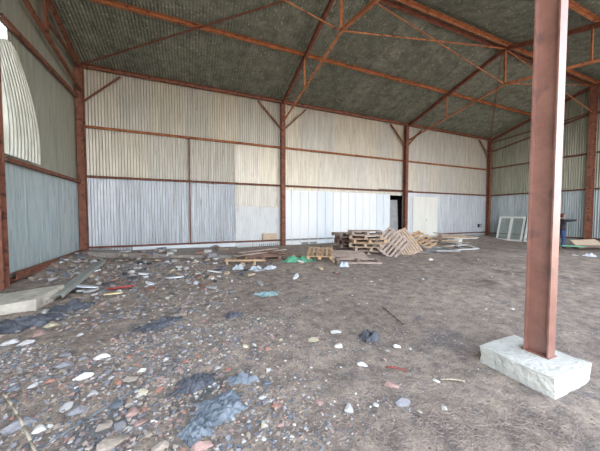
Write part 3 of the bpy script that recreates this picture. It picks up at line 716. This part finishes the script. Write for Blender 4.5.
stone(0.03, 1.98, 0.073, 0.094, 0.025, 'white', 'small white pointed stone left of the crumpled sheet', rz=0)
stone(0.25, 2.78, 0.083, 0.108, 0.029, 'pale', 'pale pinkish pebble beyond the crumpled sheet', rz=-5)
stone(-1.85, 4.77, 0.258, 0.335, 0.090, 'cream', 'cream yellow chunk in front of the dark sheets at left', rz=21)
stone(-1.89, 4.55, 0.148, 0.193, 0.052, 'pink', 'pinkish shard leaning left of the cream chunk', rz=22)
stone(-2.08, 4.36, 0.188, 0.084, 0.066, 'pale', 'flat pale stone near the left edge', rz=25)
stone(-1.91, 4.26, 0.199, 0.089, 0.070, 'pale', 'pale flat stone between the left edge and the cream chunk', rz=24)
stone(0.06, 1.85, 0.164, 0.074, 0.058, 'pink', 'pink brick at the bottom edge left of the crumpled sheet', rz=-1)
stone(-0.21, 1.96, 0.137, 0.062, 0.048, 'tan', 'greyish pink stone at the bottom edge', rz=6)
stone(0.99, 1.92, 0.076, 0.089, 0.027, 'pink', 'pale pink triangular chip in the bottom centre', rz=-27)
stone(1.20, 1.77, 0.091, 0.095, 0.032, 'pale', 'small pale square block in the bottom centre', rz=-34)
stone(1.43, 1.71, 0.059, 0.067, 0.021, 'white', 'round white pebble right of the pale square block', rz=-39)
stone(1.72, 1.83, 0.158, 0.071, 0.055, 'pink', 'pinkish brick chunk beside the red brown rod', rz=-43)
stone(1.63, 1.65, 0.171, 0.120, 0.060, 'grey', 'rough grey lump below the pinkish brick chunk', rz=-44)
stone(1.67, 2.25, 0.160, 0.082, 0.056, 'white', 'white jagged stone in the centre foreground', rz=-36)
stone(1.80, 3.01, 0.163, 0.109, 0.057, 'white', 'flat white stone in the centre', rz=-30)
stone(1.67, 2.70, 0.111, 0.083, 0.039, 'white', 'small white stone below the flat white one', rz=-31)
stone(1.42, 2.92, 0.165, 0.176, 0.058, 'cream', 'pale cream lump in the centre left of the flat white stone', rz=-25)
stone(0.76, 3.01, 0.096, 0.112, 0.034, 'pink', 'pink chip of a small cluster in the centre left', rz=-14)
stone(0.84, 2.95, 0.083, 0.090, 0.029, 'brick', 'orange chip of a small cluster in the centre left', rz=-15)
stone(1.92, 1.46, 0.050, 0.065, 0.017, 'white', 'round white pebble below the post base', rz=-52)
stone(2.16, 1.72, 0.077, 0.044, 0.027, 'white', 'white chip between the brick chunk and the post base', rz=-51)
stone(1.70, 1.50, 0.057, 0.037, 0.020, 'cream', 'cream pebble left of the round white pebble', rz=-48)
stone(0.49, 1.86, 0.060, 0.078, 0.021, 'cream', 'cream pebble right of the crumpled sheet', rz=-14)
stone(0.47, 1.75, 0.043, 0.053, 0.015, 'white', 'small white pebble near the bottom right of the crumpled sheet', rz=-15)
stone(0.62, 1.82, 0.069, 0.039, 0.024, 'pink', 'pink flat chip right of the cream pebble', rz=-18)
stone(-0.89, 3.08, 0.059, 0.059, 0.021, 'pale', 'small pale chip by the curved shard', rz=16)
stone(-0.55, 3.50, 0.106, 0.057, 0.037, 'pink', 'flat pinkish chip in the left middle ground', rz=8)
stone(-0.40, 5.59, 0.097, 0.126, 0.034, 'white', 'small white stone below the pale blue scrap', rz=4)
stone(2.31, 2.40, 0.110, 0.085, 0.038, 'white', 'white chip right of the dark rag', rz=-43)
stone(7.52, 6.35, 0.204, 0.266, 0.071, 'white', 'small white chip in front of the right heap', rz=-49)
stone(5.06, 2.61, 0.085, 0.111, 0.030, 'white', 'small white chip on the dirt beyond the post base', rz=-62)
stone(14.19, 5.21, 0.240, 0.312, 0.084, 'pale', 'pale chip on the dirt near the right wall', rz=-69)
# scattered rubble
zones = [  # x0 x1 y0 y1 n smin smax colours, label place
  (-1.7, .75, 1.75, 3.4, 190, .030, .095, ['grey','slate','pink','grey','tan','pale','brick'], 'among the rubble at the bottom left'),
  (-2.4, .6, 3.4, 6.0, 60, .05, .13, ['grey','slate','pale','tan','pink'], 'on the dirt of the left middle ground'),
  (-3.0, .9, 6.3, 10.6, 62, .10, .26, ['grey','pale','white','tan','slate'], 'in the rubble heap near the back left corner'),
  (-3.55, -2.6, 7.9, 11.3, 48, .10, .26, ['grey','tan','slate','tan','pale','pink'], 'heaped between the channel beam and the left wall'),
  (.35, 1.15, 2.85, 3.55, 26, .025, .07, ['pink','brick','pink','pale','cream'], 'in the loose cluster beyond the crumpled sheet'),
  (3.0, 9.0, 2.6, 7.2, 30, .03, .08, ['pale','grey','tan','white'], 'on the bare dirt in the right half'),
  (.9, 3.0, 2.0, 4.6, 40, .025, .06, ['pale','pink','white','grey'], 'scattered across the centre foreground')]
def free(x, y, r):
    if abs(x+2.4) < .16+r and y > 5.9: return False
    if abs(x-3.2) < .4+r and abs(y-1.475) < .4+r: return False
    if -3.8 < x < -2.6 and y < 7.9: return False
    if y > 10.4 and -3.2 < x < 1.6: return False
    return all((x-a)**2+(y-b)**2 > (r+c)**2*.8 for a, b, c in placed)
for x0, x1, y0, y1, n, a, b, cs, where in zones:
    i = tries = 0
    while i < n and tries < 5000:
        tries += 1
        x = random.uniform(x0, x1); y = random.uniform(y0, y1); s = random.uniform(a, b)*random.choice([.8, 1, 1, 1.2])
        if not free(x, y, s/2): continue
        c = random.choice(cs); nm = {'grey':'grey','slate':'dark slate','pink':'pinkish','tan':'tan','pale':'pale grey','brick':'orange red','white':'white','cream':'cream'}[c]
        w_ = 'brick fragment' if c in ('pink', 'brick') else 'stone'; stone(x, y, s, s*random.uniform(.55, .9), s*random.uniform(.25, .5), c, 'small %s %s %s' % (nm, w_, where), '%s %ss %s' % (nm, w_, where)); i += 1
# pebbles: uncountable grit, one object
k = MB(); mats_p = ['grey', 'pale', 'tan', 'slate', 'pink', 'white']; fm = []
BX = ((-1,-1,-1),(1,-1,-1),(1,1,-1),(-1,1,-1),(-1,-1,1),(1,-1,1),(1,1,1),(-1,1,1)); BF = ((0,3,2,1),(4,5,6,7),(0,1,5,4),(1,2,6,5),(2,3,7,6),(3,0,4,7))
N = 0
while N < 24000:
    q = random.random()
    y = random.uniform(1.5, 4.2) if q < .55 else random.uniform(3.5, 9.5)
    x = random.uniform(-3.0, 9) if y > 4 else random.uniform(-2.2, 5.5)
    dens = .42+(.52-.45*sm(3.3, 4.3, y))*sm(2.4, -.3, x)+.25*sm(6, 8.5, y)*sm(4, 0, x)
    if noise.noise(V((x*1.3, y*1.3, 2)))*.9+dens < random.random()*1.0: continue
    if abs(x-3.2) < .37 and abs(y-1.475) < .37: continue
    if x < -2.0 and 5.5 < y < 7.4: continue
    big = sm(2.0, -.2, x)
    s_ = random.uniform(.006, .018+.022*big)*(1 if y < 4.5 else 1.7); z = gh(x, y)
    rt = M.Rotation(random.uniform(0, 6), 3, 'Z') @ M.Rotation(random.uniform(-.5, .5), 3, 'X')
    sc = (s_/2, s_/2*random.uniform(.5, 1), s_/2*random.uniform(.25, .6))
    k.add([rt @ V([v[a]*sc[a]*random.uniform(.55, 1.1) for a in range(3)])+V((x, y, z+s_*.1)) for v in BX], BF)
    fm += [random.choices(range(7), (4, 1.3, 6, 2.6, 1.6, .3, 3) if x < 2.2 else (2.5, .8, 6, 1.2, .5, .15, 6))[0]]*6; N += 1
o = k.build('gravel', ST['grey']); o.data.materials.clear()
for c in mats_p: o.data.materials.append(ST[c])
o.data.materials.append(mat('dirt_clod', (.16, .135, .115), (.26, .22, .185), 9, .95))
o.data.polygons.foreach_set('material_index', fm)
tag(o, 'loose gravel and chips scattered over the dirt floor', 'gravel', kind='stuff')

# ---------------------------------------------------------------- sticks, straw, rods
def stick(a, b, r, m, name, label, cat, sag=.01):
    k = MB(); a = V((*a, gh(*a)+r+.006)); b = V((*b, gh(*b)+r+.006)); n = 6
    for i in range(n):
        p = a.lerp(b, i/n); q = a.lerp(b, (i+1)/n)
        p.z = max(p.z, gh(p.x, p.y)+r)+sag*sin(pi*i/n); q.z = max(q.z, gh(q.x, q.y)+r)+sag*sin(pi*(i+1)/n)
        k.sec(p, q, circ(r, 6))
    tag(k.build(name, m, smooth=True), label, cat)
stick((-1.55, 3.12), (-.93, 2.18), .009, STRAW, 'straw_stalk', 'long pale straw stalk in the bottom left corner', 'straw stalk', .05)
stick((1.88, 2.10), (2.02, 1.95), .008, mat('red_rod', (.30, .07, .06), (.4, .1, .09), 9), 'rusty_rod', 'short red brown rod on the dirt left of the post base', 'rod')
stick((2.20, 1.72), (2.38, 1.60), .008, STRAW, 'twig', 'pale twig in front of the post base', 'twig')
stick((3.10, 3.58), (2.86, 2.84), .007, DARKW, 'cable', 'thin dark cable lying across the middle of the floor', 'cable', 0)
stick((-1.10, 2.15), (-.05, 3.05), .006, TARP, 'plastic_strip', 'thin bluish strip running over the stones at the bottom left', 'plastic strip', .01)
k = MB(); fm = []
def tuft(cx, cy, rad, n, L, mi):
    for _ in range(n):
        a = random.uniform(0, 2*pi); rr = rad*sqrt(random.random()); x = cx+rr*cos(a); y = cy+rr*sin(a)
        if abs(x-3.2) < .36 and abs(y-1.475) < .36: continue
        d = random.uniform(0, 2*pi); l = L*random.uniform(.4, 1); p = V((x, y, gh(x, y)+.004)); lift = random.uniform(.0, .35)
        pts = [p+V((cos(d+i*.25)*l*i/3, sin(d+i*.25)*l*i/3, lift*l*sin(i/3*pi*.75))) for i in range(4)]
        for i in range(3):
            c0 = len(k.f); k.sec(pts[i], pts[i+1], [(-.0015, -.0007), (.0015, -.0007), (0, .0014)]); fm.extend([mi]*(len(k.f)-c0))
for cx, cy, rad, n, L in ((1.85, 1.35, .26, 260, .08), (2.35, 1.12, .26, 230, .08), (1.6, 1.5, .5, 260, .08), (3.4, .95, .4, 90, .07), (1.2, 2.2, .8, 200, .06), (3.2, 2.6, .9, 500, .09), (2.6, 3.6, 1.2, 500, .08), (4.6, 3.0, 1.2, 600, .10), (0, 3, 1.6, 160, .08)):
    tuft(cx, cy, rad, n, L, random.choice([0, 1]))
o = k.build('dry_grass', STRAW); o.data.materials.append(TWIG); o.data.polygons.foreach_set('material_index', fm)
tag(o, 'dry grass and straw bits scattered over the foreground dirt', 'dry grass', kind='stuff')
for i in range(26):
    x = random.uniform(-2.7, 1.4); y = random.uniform(10.2-.38*(x+2.7)*.6, 11.6); s_ = random.uniform(.12, .34); k = MB(); k.box((0, 0, 0), (s_, s_*.6, s_*.3), jit=s_*.12)
    c = ['tan', 'brown', 'grey', 'white'][i % 4]; o = k.build('rubble_chunk', {'tan': ST['tan'], 'brown': WOOD_R, 'grey': ST['grey'], 'white': ST['pale']}[c])
    o.location = (x, y, onground(x, y)+.10+s_*.13); o.rotation_euler = (0, 0, random.uniform(0, 6)); tag(o, '%s chunk lying on the long low slab by the back wall' % c, 'rubble chunk', '%s chunks on the slab' % c)
LIT = {'pale blue': PLAST, 'tan': CARD, 'dark': TARP_D, 'grey': GREYB, 'brown': WOOD_R}
i = 0
while i < 90:
    x = random.uniform(-2.4, 2.2) if i < 70 else random.uniform(2.2, 5.2); y = random.uniform(6.6, 10.2)-.42*(x+2.4)*.6; s_ = random.uniform(.10, .30)
    if y < 5.8: continue
    c = random.choice(list(LIT)); n = 7; w = s_; d = s_*random.uniform(.4, .8)
    k = MB(); pts = [(w/2*cos(2*pi*q/n)*random.uniform(.6, 1.2), d/2*sin(2*pi*q/n)*random.uniform(.6, 1.2)) for q in range(n)]
    k.add([(a, b, .012+random.uniform(0, .02)) for a, b in pts]+[(a, b, -.012) for a, b in pts], [tuple(range(n)), tuple(range(n, 2*n))[::-1]]+[(q, (q+1) % n, (q+1) % n+n, q+n) for q in range(n)])
    o = k.build('litter_scrap', LIT[c]); o.location = (x, y, gh(x, y)+.035); o.rotation_euler = (R(random.uniform(-18, 10)), R(random.uniform(-15, 15)), R(random.uniform(0, 180)))
    tag(o, 'small %s scrap in the litter before the left bay of the back wall' % c, 'scrap', '%s scraps before the back wall' % c); i += 1
# debris litter near the back: small scraps
for i, (x, y, w, d, m, lab, nm) in enumerate([
    (-1.35, 6.55, .50, .22, REDP, 'flat red plastic scrap on the rubble in the left middle ground', 'plastic_scrap'),
    (-1.42, 6.15, .34, .20, YELL, 'pale yellow scrap just in front of the red plastic scrap', 'plastic_scrap'),
    (-.35, 7.0, .38, .26, PLAST, 'pale blue white scrap right of the red plastic scrap', 'plastic_scrap'),
    (.6, 7.4, .40, .18, WHITE, 'thin white strip on the dirt left of the white bags', 'plastic_scrap'),
    (-2.1, 6.9, .55, .22, PLAST, 'pale flat scrap beside the grey channel beam', 'plastic_scrap')]):
    k = MB(); n = 8; pts = [(w/2*cos(2*pi*q/n+.4)*random.uniform(.8, 1.2), d/2*sin(2*pi*q/n+.4)*random.uniform(.8, 1.2)) for q in range(n)]
    k.add([(a, b, .012) for a, b in pts]+[(a, b, -.012) for a, b in pts], [tuple(range(n)), tuple(range(n, 2*n))[::-1]]+[(q, (q+1) % n, (q+1) % n+n, q+n) for q in range(n)])
    o = k.build(nm, m); o.location = (x, y, gh(x, y)+.05); o.rotation_euler = (R(-8), R(random.uniform(-8, 8)), R(-22)); tag(o, lab, 'scrap')
